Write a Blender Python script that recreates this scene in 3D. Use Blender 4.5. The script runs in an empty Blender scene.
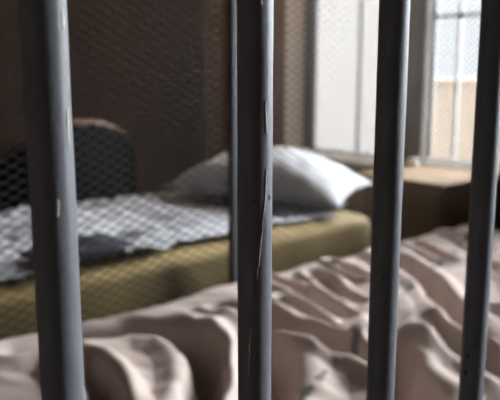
import bpy, bmesh, math, random
from mathutils import Vector, Matrix, noise
random.seed(7)
C = bpy.context.scene.collection
S = bpy.context.scene
PI = math.pi

# ------------------------------------------------------------------ helpers
class MB:
    """collects shapes, then links them as ONE mesh object"""
    def __init__(s): s.v = []; s.f = []
    def add(s, v, f):
        n = len(s.v); s.v += [tuple(p) for p in v]; s.f += [tuple(i + n for i in q) for q in f]; return s
    def box(s, x0, x1, y0, y1, z0, z1):
        v = [(x, y, z) for z in (z0, z1) for y in (y0, y1) for x in (x0, x1)]
        return s.add(v, [(0,2,3,1),(4,5,7,6),(0,1,5,4),(2,6,7,3),(0,4,6,2),(1,3,7,5)])
    def tube(s, pts, rad, seg=16, caps=True):
        pts = [Vector(p) for p in pts]; rings = []
        r = rad if callable(rad) else (lambda i: rad)
        for i, p in enumerate(pts):
            t = (pts[min(i+1, len(pts)-1)] - pts[max(i-1, 0)]).normalized()
            ref = Vector((0,0,1)) if abs(t.z) < .9 else Vector((1,0,0))
            a = t.cross(ref).normalized(); b = t.cross(a).normalized()
            rings.append([p + (a*math.cos(2*PI*k/seg) + b*math.sin(2*PI*k/seg))*r(i) for k in range(seg)])
        v = [q for ring in rings for q in ring]; f = []
        for i in range(len(pts)-1):
            for k in range(seg):
                f.append((i*seg+k, i*seg+(k+1)%seg, (i+1)*seg+(k+1)%seg, (i+1)*seg+k))
        if caps: f += [tuple(range(seg))[::-1], tuple((len(pts)-1)*seg+k for k in range(seg))]
        return s.add(v, f)
    def grid(s, fn, nu, nv):
        v = [fn(i/nu, j/nv) for j in range(nv+1) for i in range(nu+1)]; w = nu+1
        return s.add(v, [(j*w+i, j*w+i+1, (j+1)*w+i+1, (j+1)*w+i) for j in range(nv) for i in range(nu)])
    def build(s, name, m, parent=None, smooth=False, bevel=0, loc=(0,0,0), thick=0, fix=True):
        me = bpy.data.meshes.new(name); me.from_pydata(s.v, [], s.f)
        if fix:
            bm = bmesh.new(); bm.from_mesh(me)
            bmesh.ops.recalc_face_normals(bm, faces=bm.faces); bm.to_mesh(me); bm.free()
        if smooth: me.polygons.foreach_set('use_smooth', [True]*len(me.polygons))
        me.materials.append(m); me.update()
        o = bpy.data.objects.new(name, me); C.objects.link(o); o.location = loc
        if parent: o.parent = parent
        if bevel:
            b = o.modifiers.new('bevel', 'BEVEL'); b.width = bevel; b.segments = 2; b.limit_method = 'ANGLE'
        if thick:
            t = o.modifiers.new('solid', 'SOLIDIFY'); t.thickness = thick; t.offset = -1
        return o

def tag(o, label=None, cat=None, group=None, kind=None):
    if label: o['label'] = label
    if cat: o['category'] = cat
    if group: o['group'] = group
    if kind: o['kind'] = kind
    return o
def thing(name, label, cat, loc=(0,0,0), group=None):
    o = bpy.data.objects.new(name, None); C.objects.link(o); o.location = loc; o.empty_display_size = .05
    return tag(o, label, cat, group)
def struct(o): o['kind'] = 'structure'; return o

# ------------------------------------------------------------------ materials
def mat(name, col, rough=.6, spec=.4, metal=0):
    m = bpy.data.materials.new(name); m.use_nodes = True
    b = m.node_tree.nodes['Principled BSDF']
    b.inputs['Base Color'].default_value = (*col, 1); b.inputs['Roughness'].default_value = rough
    b.inputs['Specular IOR Level'].default_value = spec; b.inputs['Metallic'].default_value = metal
    return m
def nodes(m): return m.node_tree.nodes, m.node_tree.links, m.node_tree.nodes['Principled BSDF']
def vary(m, c1, c2, scale=(5,5,5), detail=4, lo=.35, hi=.65, bump=0, bscale=1.0):
    """noise between two colours of the thing's own, in object coordinates, with optional bump"""
    N, L, B = nodes(m)
    tc = N.new('ShaderNodeTexCoord'); mp = N.new('ShaderNodeMapping'); mp.inputs['Scale'].default_value = scale
    L.new(tc.outputs['Object'], mp.inputs['Vector'])
    n = N.new('ShaderNodeTexNoise'); n.inputs['Detail'].default_value = detail; n.inputs['Scale'].default_value = 1
    L.new(mp.outputs['Vector'], n.inputs['Vector'])
    r = N.new('ShaderNodeValToRGB'); r.color_ramp.elements[0].position = lo; r.color_ramp.elements[1].position = hi
    r.color_ramp.elements[0].color = (*c1, 1); r.color_ramp.elements[1].color = (*c2, 1)
    L.new(n.outputs['Fac'], r.inputs['Fac']); L.new(r.outputs['Color'], B.inputs['Base Color'])
    if bump:
        n2 = N.new('ShaderNodeTexNoise'); n2.inputs['Scale'].default_value = bscale; n2.inputs['Detail'].default_value = 5
        L.new(tc.outputs['Object'], n2.inputs['Vector'])
        bp = N.new('ShaderNodeBump'); bp.inputs['Strength'].default_value = bump; bp.inputs['Distance'].default_value = .002
        L.new(n2.outputs['Fac'], bp.inputs['Height']); L.new(bp.outputs['Normal'], B.inputs['Normal'])
    return m

M = {}
M['bar'] = vary(mat('bar paint', (.2,.21,.24), .45, .35), (.13,.135,.15), (.175,.18,.2), (60,60,22), 5, .3, .7, .2, 260)
M['chip'] = vary(mat('bare chip', (.6,.58,.5), .5), (.5,.46,.36), (.68,.66,.6), (300,300,200))
M['pit'] = mat('dark pit', (.03,.028,.026), .7)
M['mesh'] = mat('mesh steel', (.04,.038,.036), .6, .2)
M['post'] = mat('post steel', (.07,.075,.085), .5)
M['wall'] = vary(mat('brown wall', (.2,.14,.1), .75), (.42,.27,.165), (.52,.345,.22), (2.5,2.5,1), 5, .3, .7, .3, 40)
M['dim_wall'] = vary(mat('dimmed brown wall', (.1,.07,.05), .8), (.07,.041,.026), (.1,.062,.041), (2,2,1), 4, .3, .7, .3, 40)  # the end wall's brown again, with its dimness put into the colour
M['reveal'] = vary(mat('pale plaster', (.5,.45,.4), .75), (.78,.69,.61), (.84,.76,.68), (6,6,6), 4, .3, .7, .3, 60)
M['pier'] = vary(mat('grey plaster', (.16,.145,.13), .75), (.14,.125,.115), (.19,.17,.15), (5,5,3), 4, .3, .7, .3, 60)
M['ceil'] = mat('ceiling paint', (.13,.115,.1), .8)
M['floor'] = vary(mat('concrete floor', (.16,.14,.125), .7), (.05,.043,.037), (.075,.065,.056), (3,3,3), 6, .3, .7, .3, 30)
M['frame'] = mat('window frame paint', (.16,.15,.145), .5)
M['sill'] = vary(mat('white sill paint', (.72,.7,.66), .5), (.84,.82,.78), (.9,.88,.84), (12,12,12))
M['wood'] = vary(mat('tan wood', (.4,.26,.14), .8, .12), (.17,.103,.052), (.23,.145,.08), (22,3,22), 5, .3, .7)
M['wood_dark'] = vary(mat('brown wood', (.16,.09,.05), .5), (.12,.07,.04), (.2,.115,.065), (22,3,22), 5, .3, .7)
M['knob'] = mat('white glint disc', (.9,.87,.8), .25, .5)  # white of the disc that stands for a glint
M['bedframe'] = mat('bed steel', (.09,.095,.1), .5)
M['mattress'] = vary(mat('olive yellow ticking', (.3,.215,.085), .8, .2), (.225,.16,.065), (.31,.225,.095), (9,9,9), 4, .3, .7, .4, 120)
M['pillow'] = vary(mat('white pillow cotton', (.72,.72,.75), .85, .15), (.39,.39,.41), (.46,.46,.48), (8,8,8), 4, .3, .7, .4, 90)
M['charcoal'] = vary(mat('charcoal wool', (.035,.037,.045), .9, .1), (.028,.03,.038), (.05,.052,.06), (20,20,20), 4, .3, .7, .5, 150)
M['chair'] = vary(mat('black upholstery', (.012,.012,.012), .95, 0), (.009,.009,.009), (.014,.013,.013), (12,12,12))
M['cream'] = vary(mat('cream render', (.62,.52,.4), .9, .1), (.36,.335,.3), (.41,.385,.345), (1.2,1.2,1.2), 4, .3, .7)
M['ground'] = mat('pale yard concrete', (.2,.19,.175), .9)
M['white'] = mat('white enamel', (.8,.8,.78), .4)

# crumpled sheet: white cotton with a smudgy grey streak print
M['sheet'] = vary(mat('sheet', (.6,.6,.62), .85, .15), (.12,.12,.13), (.42,.42,.445), (2.6,9,6), 4, .33, .58, .4, 90)

# blanket: pale mauve-beige cloth with thin dark woven stripes
def blanket_mat():
    m = mat('blanket', (.6,.52,.5), .8, .2); N, L, B = nodes(m)
    tc = N.new('ShaderNodeTexCoord'); sp = N.new('ShaderNodeSeparateXYZ'); L.new(tc.outputs['Object'], sp.inputs[0])
    def math_(op, a, b):
        n = N.new('ShaderNodeMath'); n.operation = op
        for i, q in enumerate((a, b)):
            if isinstance(q, (int, float)): n.inputs[i].default_value = q
            elif q is not None: L.new(q, n.inputs[i])
        return n.outputs[0]
    nz = N.new('ShaderNodeTexNoise'); nz.inputs['Scale'].default_value = 14; L.new(tc.outputs['Object'], nz.inputs['Vector'])
    # stripe lies at y - .37 x = .555 (woven line, slightly skewed on the bed)
    q = math_('SUBTRACT', math_('SUBTRACT', sp.outputs[1], math_('MULTIPLY', sp.outputs[0], .37)), .54)
    q = math_('ABSOLUTE', q, None)
    near = math_('LESS_THAN', q, .011)
    dash = math_('GREATER_THAN', nz.outputs['Fac'], .52)
    fac = math_('MULTIPLY', near, dash)
    n2 = N.new('ShaderNodeTexNoise'); n2.inputs['Scale'].default_value = 7; L.new(tc.outputs['Object'], n2.inputs['Vector'])
    base = N.new('ShaderNodeMix'); base.data_type = 'RGBA'
    base.inputs[6].default_value = (.37,.28,.225,1); base.inputs[7].default_value = (.53,.45,.425,1); L.new(n2.outputs['Fac'], base.inputs[0])
    mx = N.new('ShaderNodeMix'); mx.data_type = 'RGBA'; L.new(base.outputs[2], mx.inputs[6])
    mx.inputs[7].default_value = (.15,.135,.135,1); L.new(fac, mx.inputs[0]); L.new(mx.outputs[2], B.inputs['Base Color'])
    return m
M['blanket'] = blanket_mat()

def glass_mat(name, frosted):
    m = bpy.data.materials.new(name); m.use_nodes = True; N = m.node_tree.nodes; L = m.node_tree.links
    for n in list(N): N.remove(n)
    out = N.new('ShaderNodeOutputMaterial'); mix = N.new('ShaderNodeMixShader')
    tr = N.new('ShaderNodeBsdfTransparent'); tr.inputs[0].default_value = (.94,.95,.95,1)
    if frosted:
        o = N.new('ShaderNodeBsdfTranslucent'); o.inputs[0].default_value = (.17,.163,.156,1); mix.inputs[0].default_value = .93
        L.new(tr.outputs[0], mix.inputs[1]); L.new(o.outputs[0], mix.inputs[2])
    else:
        o = N.new('ShaderNodeBsdfGlossy'); o.inputs['Roughness'].default_value = .02
        fr = N.new('ShaderNodeFresnel'); fr.inputs[0].default_value = 1.45; L.new(fr.outputs[0], mix.inputs[0])
        L.new(tr.outputs[0], mix.inputs[1]); L.new(o.outputs[0], mix.inputs[2])
    L.new(mix.outputs[0], out.inputs[0]); return m
M['glass'] = glass_mat('clear pane', False); M['frost'] = glass_mat('frosted pane', True)

# ------------------------------------------------------------------ room shell
X0, X1, Y0, Y1, ZC = -1.0, 3.0, -1.7, 3.9, 2.7
T = .145
struct(MB().box(X0-.2, X1+T, Y0-.2, Y1+.2, -.12, 0).build('floor', M['floor']))
struct(MB().box(X0-.2, X1+T, Y0-.2, Y1+.2, ZC, ZC+.12).build('ceiling', M['ceil']))
struct(MB().box(X0-.2, X0, Y0-.2, Y1+.2, 0, ZC).build('wall_left', M['dim_wall']))
struct(MB().box(X0, X1, Y1, Y1+.2, 0, ZC).build('wall_back', M['dim_wall']))
# wall with the windows: (y0, y1, z0, z1) openings at the room face, splayed narrower towards the pane
WIN = [(1.60, 2.165, .722, 2.35), (2.26, 3.09, .690, 2.35), (.70, 1.22, 1.0, 2.35), (-1.30, -.50, .75, 2.1)]
def wall_with_holes(name, m, holes, lo, hi, fixed):
    b = MB(); hs = sorted(holes); prev = lo
    for (a, c, z0, z1) in hs:
        b.box(X1, X1+T, prev, a, 0, ZC); b.box(X1, X1+T, a, c, 0, z0-.0); b.box(X1, X1+T, a, c, z1, ZC); prev = c
    b.box(X1, X1+T, prev, hi, 0, ZC)
    return struct(b.build(name, m))
wall_with_holes('wall_right', M['wall'], WIN, Y0-.2, Y1+.2, X1)
# corridor wall behind the camera with a tall window
struct(MB().box(X0, X1, Y0-.2, Y0, 0, ZC).build('wall_corridor', M['dim_wall']))

def window(n, y0, y1, z0, z1, frosted, bars_y, bars_z, splay, t=.042, cheek=None, depth=.13):
    cheek = cheek or M['reveal']
    """pane, frame, splayed plaster cheeks and sill in an opening of the right wall"""
    xg = X1 + depth
    w = struct(MB().box(xg-.003, xg+.003, y0+.006, y1-splay-.006, z0+.024, z1-.01).build('window_%d' % n, M['frost'] if frosted else M['glass']))
    f = MB(); a, c = y0, y1 - splay; fd = .025 if depth > .1 else .007
    f.box(xg-fd, xg+fd, a, a+t, z0+.02, z1); f.box(xg-fd, xg+fd, c-t, c, z0+.02, z1)
    f.box(xg-fd, xg+fd, a+t, c-t, z0+.02, z0+.034); f.box(xg-fd, xg+fd, a+t, c-t, z1-t, z1)
    f.build('window_frame', M['frame'], w, bevel=.003)
    for yb in bars_y: MB().box(xg+.004, xg+.014, yb-.009, yb+.009, z0+.044, z1-t).build('glazing_bar', M['frame'], w)
    for zb in bars_z: MB().box(xg+.0042, xg+.0138, a+t, c-t, zb-.009, zb+.009).build('glazing_bar', M['frame'], w)
    ys = y1 - (splay if depth < .1 else 0)
    # sill, sloping gently down into the room
    s = MB().add([(X1-.012, y0, z0), (xg-.02, y0, z0+.03), (xg-.02, ys, z0+.03), (X1-.012, ys, z0),
                  (X1-.012, y0, z0-.03), (xg-.02, y0, z0-.03), (xg-.02, ys, z0-.03), (X1-.012, ys, z0-.03)],
                 [(0,1,2,3),(4,7,6,5),(0,4,5,1),(2,6,7,3),(1,5,6,2),(0,3,7,4)])
    s.build('window_sill', M['sill'], w)
    # splayed cheek on the far side
    q = MB(); x0, x1 = X1, X1+T
    if depth < .1: ring = [(x0, y1), (x0, y1-splay), (xg+.008, y1-splay), (x1, y1)]
    else: ring = [(x0, y1), (xg-.02, y1-splay), (x1, y1-splay), (x1, y1)]
    q.add([(x, y, z0) for x, y in ring] + [(x, y, z1) for x, y in ring],
          [(0,1,5,4),(1,2,6,5),(2,3,7,6),(3,0,4,7),(0,3,2,1),(4,5,6,7)])
    q.build('window_reveal', cheek, w)
    return w
window(1, *WIN[1], True, [2.62], [], .05, .085)
window(2, *WIN[0], False, [1.945], [1.455], .08, .012, M['pier'], .055)
window(3, *WIN[2], False, [], [], .03)  # out of view, added to light the blanket from the right
window(4, *WIN[3], False, [-.9], [1.46], .03)  # unseen corridor opening, added so daylight reaches the bars' right sides


struct(MB().box(X1-.01, X1+.02, 2.087, 2.258, .62, 2.42).build('trim_pier', M['pier'], bevel=.003))
# white disc standing in for a blurred glint between the windows
k = thing('glint_disc', 'small round white disc, a stand-in for a glint, on the pier beside the lower left corner of the right window', 'knob', (X1-.01, 2.108, .722))
def lathe(prof, seg=24):
    b = MB(); v = []; f = []
    for (r, d) in prof:
        for i in range(seg): v.append((-d, r*math.cos(2*PI*i/seg), r*math.sin(2*PI*i/seg)))
    for j in range(len(prof)-1):
        for i in range(seg): f.append((j*seg+i, j*seg+(i+1)%seg, (j+1)*seg+(i+1)%seg, (j+1)*seg+i))
    f.append(tuple(range(seg))); f.append(tuple((len(prof)-1)*seg+i for i in range(seg)))
    return b.add(v, f)
lathe([(.024,0),(.024,.006),(.014,.010),(.011,.02)]).build('base_plate', M['frame'], k, True)
lathe([(.011,.018),(.03,.022),(.038,.032),(.037,.044),(.027,.053),(.006,.057)]).build('glint_head', M['knob'], k, True)

# ------------------------------------------------------------------ outside
struct(MB().box(-6, 30, -30, 30, -.9, -.8).build('ground', M['ground']))
yw = thing('yard_wall', 'cream rendered wall out in the yard, seen through the window furthest right', 'wall', (6.6, 3.0, -.8))
MB().box(0, .25, -1.9, 2.15, 0, 1.84).build('wall_panel', M['cream'], yw)
MB().box(-.03, .28, -1.93, 2.18, 1.84, 1.9).build('coping', M['cream'], yw, bevel=.01)

# ------------------------------------------------------------------ cell bars in the foreground
YB, R = .376, .0128
g = thing('cell_bars', 'row of thick grey painted steel bars closest to the viewer', 'cell bars', (0, YB, 0))
BX = [.021, .178, .335, .4915, .651, .808, .965, 1.122]
bars = []
def bar_mesh(seed):
    b = MB(); pts = [(0, 0, .03 + (2.6)*i/130) for i in range(131)]; seg = 36; v = []; f = []
    for i, p in enumerate(pts):
        for k in range(seg):
            a = 2*PI*k/seg
            r = R + .00035*noise.noise((math.cos(a)*1.3+seed*9, math.sin(a)*1.3, p[2]*9)) + .00022*noise.noise((math.cos(a)*3, math.sin(a)*3+seed*5, p[2]*40))
            v.append((r*math.cos(a), r*math.sin(a), p[2]))
    for i in range(len(pts)-1):
        for k in range(seg): f.append((i*seg+k, i*seg+(k+1)%seg, (i+1)*seg+(k+1)%seg, (i+1)*seg+k))
    f += [tuple(range(seg))[::-1], tuple((len(pts)-1)*seg+k for k in range(seg))]
    return b.add(v, f)
for i, x in enumerate(BX):
    bars.append(bar_mesh(i).build('bar', M['bar'], g, True, loc=(x, 0, 0), fix=False))
MB().box(-.05, 1.2, -.022, .022, .03, .075).build('rail', M['bar'], g, bevel=.003)
MB().box(-.05, 1.2, -.022, .022, 2.57, 2.63).build('rail', M['bar'], g, bevel=.003)
for x in (-.05, 1.2): MB().box(x-.02, x+.02, -.022, .022, 0, ZC-.005).build('end_post', M['bar'], g, bevel=.003)

def chip(bar, path, w, m, name='paint_chip'):
    """thin raised flake that follows the round of the bar: path = [(azimuth deg, z)]"""
    b = MB(); n = 14; v = []; f = []; rr = R + .00045
    for i in range(n+1):
        t = i/n*(len(path)-1); j = min(int(t), len(path)-2); u = t-j
        az = math.radians(path[j][0]*(1-u)+path[j+1][0]*u); z = path[j][1]*(1-u)+path[j+1][1]*u
        ww = w*(.35+.65*math.sin(PI*min(max(i/n,.02),.98)))*(.75+.5*abs(noise.noise((i*.9, path[0][1]*50, 1))))
        az += .0009/R*noise.noise((i*.7, path[0][0], 3))
        for q in (-1, 0, 1):
            a = az + q*ww/2/R; v.append((rr*math.cos(a), rr*math.sin(a), z))
        if i:
            o = (i-1)*3; f += [(o,o+1,o+4,o+3),(o+1,o+2,o+5,o+4)]
    b.add(v, f)
    return b.build(name, m, bars[bar], True, thick=.0003)
c = [chip(1, [(-66,1.2315),(-64,1.2215)], .0022, M['chip']), chip(1, [(-64,1.178),(-66,1.157)], .0018, M['chip']),
     chip(1, [(-104,1.128),(-107,1.1175)], .0019, M['chip']),
     chip(2, [(-114,1.2462),(-112,1.2425)], .0022, M['chip']),
     chip(2, [(-97,1.178),(-92,1.155)], .0011, M['chip']), chip(2, [(-92,1.130),(-96,1.108),(-104,1.095)], .0010, M['chip']),
     chip(2, [(-104,1.094),(-117,1.0637),(-131,1.041)], .0009, M['chip']), chip(2, [(-142,1.014),(-148,.998),(-152,.975)], .0012, M['chip'])]
c[0]['label'] = 'pale worn paint chip'
chip(2, [(-77,1.111),(-77,1.107)], .0022, M['pit'], 'rust_spot'); chip(2, [(-119,1.064),(-133,1.036)], .0007, M['pit'], 'rust_spot')
chip(3, [(-148,1.0205),(-148,1.0182)], .0020, M['pit'], 'rust_spot')
chip(2, [(-134,1.108),(-136,1.106)], .0015, M['pit'], 'rust_spot')
chip(4, [(-172,.902),(-176,.896)], .0025, M['pit'], 'rust_spot'); chip(4, [(-178,.884),(-179,.876)], .003, M['pit'], 'rust_spot')
chip(4, [(-150,.915),(-150,.912)], .002, M['pit'], 'rust_spot')

# ------------------------------------------------------------------ mesh partition behind the near bed
YM = 1.62
mp = thing('mesh_partition', 'dark steel diamond mesh screen standing between the two beds', 'mesh screen', (0, YM, 0))
b = MB(); W, H = .048, .026; hw = .0016
v = []; f = []
nx = int(3.0/(W/2)); rows = int(2.42/(H/2))
for k in range(rows):
    z0 = .16 + k*H/2; base = len(v)
    for i in range(nx+1):
        x = .02 + i*W/2; z = z0 + (H/4)*(1 if (i+k) % 2 else -1)
        v += [(x, -.0011, z-hw), (x, .0011, z-hw), (x, .0011, z+hw), (x, -.0011, z+hw)]
    for i in range(nx):
        o = base + i*4; p = o+4
        f += [(o,p,p+1,o+1),(o+1,p+1,p+2,o+2),(o+2,p+2,p+3,o+3),(o+3,p+3,p,o)]
b.add(v, f); b.build('mesh_panel', M['mesh'], mp, fix=False)
for x in (.02, 1.359, 2.985): MB().box(x-.014, x+.014, -.014, .014, 0, ZC-.004).build('post', M['post'], mp, bevel=.002)
for z in (.15, 2.6): MB().box(.034, 2.971, -.012, .012, z-.015, z+.015).build('rail', M['post'], mp)

# ------------------------------------------------------------------ near bed
def bed_frame(name, label, x0, x1, y0, y1, zt, head):
    t = thing(name, label, 'bed', ((x0+x1)/2, (y0+y1)/2, 0)); hx, hy = (x1-x0)/2, (y1-y0)/2
    for s in (-1, 1): MB().box(-hx+.042, hx-.042, s*hy-s*.03, s*hy, zt-.05, zt).build('side_rail', M['bedframe'], t)
    for s in (-1, 1): MB().box(s*hx-.02, s*hx+.02, -hy+.03, hy-.03, zt-.05, zt).build('end_rail', M['bedframe'], t)
    b = MB()
    for i in range(9):
        x = -hx + .15 + i*(2*hx-.3)/8; b.box(x-.03, x+.03, -hy+.03, hy-.03, zt-.018, zt-.004)
    b.build('slats', M['bedframe'], t)
    for sx in (-1, 1):
        for sy in (-1, 1): MB().box(sx*hx-.022, sx*hx+.022, sy*(hy-.017)-.017, sy*(hy-.017)+.017, 0, zt).build('leg', M['bedframe'], t)
    return t
bed_frame('metal_bed', 'steel frame of the near bed under the rumpled beige blanket', .42, 2.56, .66, 1.55, .36, 0)
def mattress(name, label, x0, x1, y0, y1, z0, z1, m):
    hx, hy, hz = (x1-x0)/2, (y1-y0)/2, (z1-z0)/2
    t = MB()
    e = 9.0
    def sgn(c, p): return math.copysign(abs(c)**p, c)
    nu, nv = 120, 32; v = []; f = []
    for j in range(nv+1):
        ph = -PI/2 + PI*j/nv
        for i in range(nu):
            th = 2*PI*i/nu
            cx, sx = sgn(math.cos(th), .16), sgn(math.sin(th), .16); cp, spn = sgn(math.cos(ph), .3), sgn(math.sin(ph), .3)
            x, y, z = hx*cx*cp, hy*sx*cp, hz*spn
            if z > 0: z += .006*noise.noise((x*3, y*3, 1))
            v.append((x, y, z))
    for j in range(nv):
        for i in range(nu): f.append((j*nu+i, j*nu+(i+1)%nu, (j+1)*nu+(i+1)%nu, (j+1)*nu+i))
    t.add(v, f)
    o = t.build(name, m, None, True, loc=((x0+x1)/2, (y0+y1)/2, (z0+z1)/2))
    return tag(o, label, 'mattress')
mattress('mattress', 'pale mattress wholly covered by the rumpled beige blanket', .44, 2.54, .665, 1.545, .37, .43, M['pillow'])

# folds of the blanket: (points on the bed, depth, half width)
VAL = [([(.60,1.47),(.757,1.452),(.857,1.425),(.915,1.345),(.915,1.26),(.887,1.168),(.82,1.06),(.73,.96)], .105, .036),
       ([(.66,1.30),(.645,1.223),(.62,1.134),(.56,.98)], .11, .03),
       ([(1.10,1.36),(1.116,1.251),(1.132,1.143),(1.142,1.022),(1.138,.924),(1.11,.83)], .10, .026),
       ([(1.28,1.33),(1.255,1.22),(1.225,1.10),(1.20,1.0)], .09, .017),
       ([(1.385,1.53),(1.389,1.481),(1.394,1.368),(1.341,1.221),(1.325,1.13)], .095, .022),
       ([(1.53,1.44),(1.518,1.396),(1.456,1.25),(1.44,1.19)], .09, .022),
       ([(1.68,1.50),(1.66,1.42),(1.62,1.32)], .07, .016),
       ([(1.90,1.45),(1.878,1.397),(1.753,1.19),(1.60,1.02),(1.506,.928),(1.42,.80)], .10, .032),
       ([(2.12,1.50),(2.06,1.38),(1.98,1.24)], .08, .02),
       ([(2.05,1.16),(1.95,1.02),(1.85,.90)], .08, .024),
       ([(2.34,1.5),(2.28,1.36),(2.2,1.24)], .07, .02),
       ([(1.06,1.19),(1.00,1.08),(.93,.99),(.81,.888),(.7,.8)], .11, .05),
       ([(1.24,.93),(1.14,.837),(1.056,.671)], .11, .042),
       ([(1.40,.92),(1.34,.80),(1.29,.66)], .10, .03),
       ([(1.66,.90),(1.58,.76)], .10, .03)]
RID = [([(.70,1.34),(.68,1.20),(.64,1.08)], .02, .05), ([(1.02,1.40),(1.02,1.22),(.99,1.1)], .018, .05),
       ([(1.20,1.40),(1.19,1.24)], .015, .04), ([(1.62,1.20),(1.45,1.02),(1.36,.86)], .02, .06)]
def dseg(px, py, pts):
    best = 9
    for (ax, ay), (bx, by) in zip(pts, pts[1:]):
        dx, dy = bx-ax, by-ay; L = dx*dx+dy*dy
        t = max(0, min(1, ((px-ax)*dx+(py-ay)*dy)/L)); d = math.hypot(px-ax-t*dx, py-ay-t*dy)
        if d < best: best = d
    return best
BX0, BX1, BY0, BY1 = .40, 2.60, .62, 1.59
def blanket_pt(u, w):
    x = BX0 + u*(BX1-BX0); y = BY0 + w*(BY1-BY0)
    wx = x + .02*noise.noise((x*5, y*5, 2.2)); wy = y + .02*noise.noise((x*5, y*5, 7.7))
    z = .582
    for pts, d, s in VAL:
        q = dseg(wx, wy, pts)
        if q < s*3:
            ta = min(1, min(math.hypot(wx-pts[0][0], wy-pts[0][1]), math.hypot(wx-pts[-1][0], wy-pts[-1][1]))/.10)
            k_ = s*(.55+.45*ta)*(1+.35*noise.noise((wx*7, wy*7, d*90)))
            z -= d*(.35+.65*ta)*math.exp(-(q/k_)**4)
            z += .18*d*math.exp(-((q-1.9*s)/(.8*s))**2)
    for pts, d, s in RID:
        q = dseg(wx, wy, pts)
        if q < s*3: z += d*math.exp(-(q/s)**2)
    z += .014*noise.noise((x*4.5, y*2.2, 4)) + .007*noise.noise((x*11+y*3, y*6, 9)) + .0035*noise.noise((x*26+y*9, y*14, 5))
    z -= .015
    z = max(z, .452)
    # edges fall over the sides of the mattress
    def fall(d): return 0 if d > .06 else (1 - d/.06)**2
    e = max(fall(y-BY0), fall(BX1-x), fall(x-BX0)); z -= e*.10
    e2 = fall(BY1-y); z -= e2*.04
    return (x, y, z)
o = MB().grid(blanket_pt, 460, 210).build('blanket', M['blanket'], None, True, thick=.006)
tag(o, 'rumpled beige blanket in deep folds spread over the near bed', 'blanket')

# ------------------------------------------------------------------ far bed
bed_frame('metal_bed', 'steel frame of the far bed beneath the olive yellow mattress', .2, 2.2, 1.69, 2.64, .44, 0)
mattress('mattress', 'olive yellow mattress of the far bed, its side showing below the crumpled sheet', .21, 2.19, 1.69, 2.64, .442, .645, M['mattress'])
def sheet_pt(u, w):
    x = .22 + u*1.75
    yn = 1.72 + .05*u + .05*noise.noise((x*3.3, 0, 1)) + .02*noise.noise((x*11, 0, 5))
    y = yn + w*(2.60-yn)
    k = 1 if x < 1.5 else max(0, 1-(x-1.5)/.12)
    z = .656 + k*(.012 + .022*noise.noise((x*4+y*1.5, y*5, 3)) + .013*noise.noise((x*9+y*5, y*11, 8)) + .007*noise.noise((x*22, y*24, 2)))
    ed = min(y-yn, x-.2, 1.97-x)
    z = max(z, .654)
    if ed < .04: z -= (1-ed/.04)**2*.004
    return (x, y, z)
o = MB().grid(sheet_pt, 200, 110).build('bed_sheet', M['sheet'], None, True, thick=.003)
tag(o, 'crumpled white and grey sheet spread on the olive yellow mattress', 'sheet')

# flat dark cloth that stands for the shade under the pillow
def rag(name, label, cx, cy, hx, hy, rot, zb, hgt, m, seed):
    def p(u, w):
        a, c = u*2-1, w*2-1
        k = 1 + .18*noise.noise((a*1.3+seed, c*1.3, seed))
        x, y = a*hx*k, c*hy*k
        e = (1-abs(a)**5)*(1-abs(c)**5)
        z = hgt*e*(.65+.5*noise.noise((a*2.2+seed, c*2.6, 1))+.22*noise.noise((a*5, c*6+seed, 2)))
        return (x*math.cos(rot)-y*math.sin(rot), x*math.sin(rot)+y*math.cos(rot), max(z, .001))
    o = MB().grid(p, 60, 44).build(name, m, None, True, loc=(cx, cy, zb), thick=.004)
    return tag(o, label, cat='blanket')
rag('pillow_shade', 'charcoal cloth laid flat for the shade beneath the white pillow', 1.93, 2.09, .20, .28, .12, .66, .014, M['charcoal'], 3)
rag('wool_cloth', 'small charcoal cloth near the left front edge of the far mattress', .93, 1.81, .15, .09, .1, .688, .03, M['charcoal'], 11)

# pillow, plump, leaning up at the head of the far bed
def pillow():
    b = MB(); nu, nv = 90, 70; a, c, hgt = .395, .24, .15; v = []; f = []
    for side in (1, -1):
        for j in range(nv+1):
            for i in range(nu+1):
                s, t = i/nu*2-1, j/nv*2-1
                ed = max(0, (1-abs(s)**2.3))**.75 * max(0, (1-abs(t)**2.6))**.55
                pin = 1 - .10*(1-abs(t)**2)*abs(s)**3
                pin2 = 1 - .10*(1-abs(s)**2)*abs(t)**3
                z = hgt*ed*(1+.16*noise.noise((s*1.8, t*1.8, 2+side))+.08*noise.noise((s*5, t*4, side)))
                v.append((s*a*pin, t*c*pin2, side*z*(1 if side > 0 else .22)))
    w = nu+1; off = w*(nv+1)
    for q in (0, off):
        for j in range(nv):
            for i in range(nu): f.append((q+j*w+i, q+j*w+i+1, q+(j+1)*w+i+1, q+(j+1)*w+i))
    b.add(v, f)
    o = b.build('pillow', M['pillow'], None, True, fix=False)
    bm = bmesh.new(); bm.from_mesh(o.data); bmesh.ops.remove_doubles(bm, verts=bm.verts, dist=.0008)
    bmesh.ops.recalc_face_normals(bm, faces=bm.faces); bm.to_mesh(o.data); bm.free()
    return o
p = pillow(); tag(p, 'plump white pillow at the window end of the far bed', 'pillow')
p.rotation_euler = (math.radians(3), math.radians(2), math.radians(-66)); p.location = (2.02, 2.17, 0)
mz_ = p.rotation_euler.to_matrix(); p.location.z = .672 - min((mz_ @ v.co).z for v in p.data.vertices)
p.rotation_mode = 'XYZ'

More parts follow.
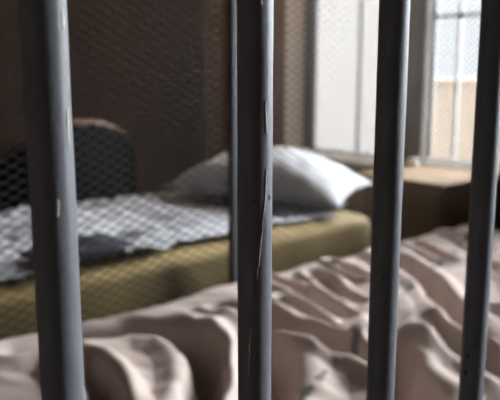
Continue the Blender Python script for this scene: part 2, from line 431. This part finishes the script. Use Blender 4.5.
# ------------------------------------------------------------------ dark tub chair behind the far bed
ch = thing('tub_chair', 'black rounded tub chair behind the far bed', 'chair', (1.56, 3.15, 0))
def tub(r, th, zf, zb0, seg=48):
    b = MB(); v = []; f = []
    for i in range(seg+1):
        a = PI + PI*i/seg              # opens towards the back wall
        top = zf + (.95-zf)*math.sin((a-PI))**.9
        for (rr, z) in ((r, zb0), (r, top), (r-th, top), (r-th, zb0)):
            v.append((rr*math.cos(a), rr*.8*math.sin(a)+.1, z))
    for i in range(seg):
        for k in range(4): f.append((i*4+k, i*4+(k+1)%4, (i+1)*4+(k+1)%4, (i+1)*4+k))
    f += [(0,3,2,1), tuple(seg*4+k for k in range(4))]
    return b.add(v, f)
tub(.42, .07, .60, .16).build('backrest', M['chair'], ch, True, bevel=.01)
rail = [((.385)*math.cos(PI+PI*i/40), .308*math.sin(PI+PI*i/40)+.1, .955 - (.955-.605)*(1-math.sin(PI*i/40)**.9)) for i in range(41)]
MB().tube(rail, .02, 10).build('top_rail', M['wood_dark'], ch, True)
MB().box(-.26, .26, -.08, .34, .30, .44).build('seat', M['chair'], ch, bevel=.03)
for sx in (-.24, .24):
    for sy in (-.02, .26): MB().tube([(sx, sy, 0), (sx, sy, .30)], lambda i: .014+.008*i, 10).build('leg', M['wood_dark'], ch, True)

# ------------------------------------------------------------------ low cabinet under the right-hand window
cb = thing('bedside_cabinet', 'low tan wooden cabinet under the window, past the foot of the near bed', 'cabinet', (2.76, 1.86, 0))
MB().box(-.19, .20, -.2, .24, .04, .69).build('cabinet_body', M['wood_dark'], cb, bevel=.004)
MB().box(-.235, .222, -.222, .262, .69, .72).build('cabinet_top', M['wood'], cb, bevel=.004)
d = MB().box(-.208, -.192, -.19, .23, .06, .675).build('door', M['wood_dark'], cb, bevel=.003)
lathe([(.008,0),(.012,.012),(.014,.02),(.006,.026)]).build('door_knob', M['frame'], d, True, loc=(-.208, -.14, .45))
for sy in (-.17, .2):
    for sx in (-.13, .13): MB().box(sx-.02, sx+.02, sy-.02, sy+.02, 0, .04).build('foot', M['wood_dark'], cb)

# ------------------------------------------------------------------ unseen warm fill lamp, added to brighten the end wall
lp = thing('fill_lamp', 'unseen warm fill lamp added high above the far bed', 'lamp', (2.2, 2.2, ZC))
def disc(prof, name, m):
    b = lathe(prof, 32); b.v = [(y, z, x) for (x, y, z) in b.v]; return b.build(name, m, lp, True)
disc([(.05,0),(.13,.001),(.13,.03),(.12,.034),(.05,.034)], 'fill_lamp_base', M['frame'])
bm_ = bpy.data.materials.new('fill lamp glow'); bm_.use_nodes = True
B_ = bm_.node_tree.nodes['Principled BSDF']; B_.inputs['Emission Color'].default_value = (1, .74, .5, 1); B_.inputs['Emission Strength'].default_value = 38
disc([(.112,.035),(.11,.06),(.09,.085),(.05,.1),(.01,.105)], 'fill_lamp_globe', bm_)

# ------------------------------------------------------------------ light: hazy bright sky, brighter on the corridor side
Wd = bpy.data.worlds.new('sky'); S.world = Wd; Wd.use_nodes = True
N, L = Wd.node_tree.nodes, Wd.node_tree.links
bg = N['Background']; tc = N.new('ShaderNodeTexCoord')
sun_dir = Vector((.86, -.28, .46)).normalized()
dot = N.new('ShaderNodeVectorMath'); dot.operation = 'DOT_PRODUCT'; dot.inputs[1].default_value = sun_dir
nrm = N.new('ShaderNodeVectorMath'); nrm.operation = 'NORMALIZE'
L.new(tc.outputs['Generated'], nrm.inputs[0]); L.new(nrm.outputs[0], dot.inputs[0])
mr = N.new('ShaderNodeMapRange'); mr.inputs[1].default_value = .68; mr.inputs[2].default_value = 1
mr.inputs[3].default_value = 0; mr.inputs[4].default_value = 1; L.new(dot.outputs['Value'], mr.inputs[0])
sep = N.new('ShaderNodeSeparateXYZ'); L.new(nrm.outputs[0], sep.inputs[0])
mz = N.new('ShaderNodeMapRange'); mz.inputs[1].default_value = .05; mz.inputs[2].default_value = .8
mz.inputs[3].default_value = 1.0; mz.inputs[4].default_value = 2.2; L.new(sep.outputs[2], mz.inputs[0])
ad = N.new('ShaderNodeMath'); ad.operation = 'MULTIPLY_ADD'; ad.inputs[1].default_value = 66; L.new(mr.outputs[0], ad.inputs[0]); L.new(mz.outputs[0], ad.inputs[2])
bg.inputs[0].default_value = (.92, .955, 1, 1)
L.new(ad.outputs[0], bg.inputs[1])
def portal(name, loc, rot, sx, sy):
    l = bpy.data.lights.new(name, 'AREA'); l.shape = 'RECTANGLE'; l.size = sx; l.size_y = sy; l.cycles.is_portal = True
    o = bpy.data.objects.new(name, l); C.objects.link(o); o.location = loc; o.rotation_euler = rot; return o
for i, (a, c_, z0, z1) in enumerate(WIN):
    portal('window_daylight', (X1+T+.01, (a+c_)/2, (z0+z1)/2), (0, PI/2, 0), z1-z0, c_-a)
sl = bpy.data.lights.new('sun', 'SUN'); sl.energy = 1.5; sl.angle = math.radians(4); sl.color = (1, .97, .93)
so = bpy.data.objects.new('sun', sl); C.objects.link(so)
so.rotation_euler = Vector((.62, .12, -.75)).to_track_quat('-Z', 'Y').to_euler()

# ------------------------------------------------------------------ camera
cd = bpy.data.cameras.new('camera'); cam = bpy.data.objects.new('camera', cd); C.objects.link(cam); S.camera = cam
cd.sensor_width = 36; cd.lens = 36*700/500; cd.clip_start = .02; cd.clip_end = 200
A, P = math.radians(48.7), math.radians(10.6)
cam.location = (0, 0, 1.2)
fw = Vector((math.cos(A)*math.cos(P), math.sin(A)*math.cos(P), -math.sin(P)))
cam.rotation_euler = fw.to_track_quat('-Z', 'Y').to_euler()
cd.dof.use_dof = True; cd.dof.focus_distance = .53; cd.dof.aperture_fstop = cd.lens/1000/.0067
S.view_settings.view_transform = 'Standard'; S.view_settings.look = 'None'
S.view_settings.exposure = 0.8; S.view_settings.gamma = 1; S.view_settings.use_curve_mapping = False
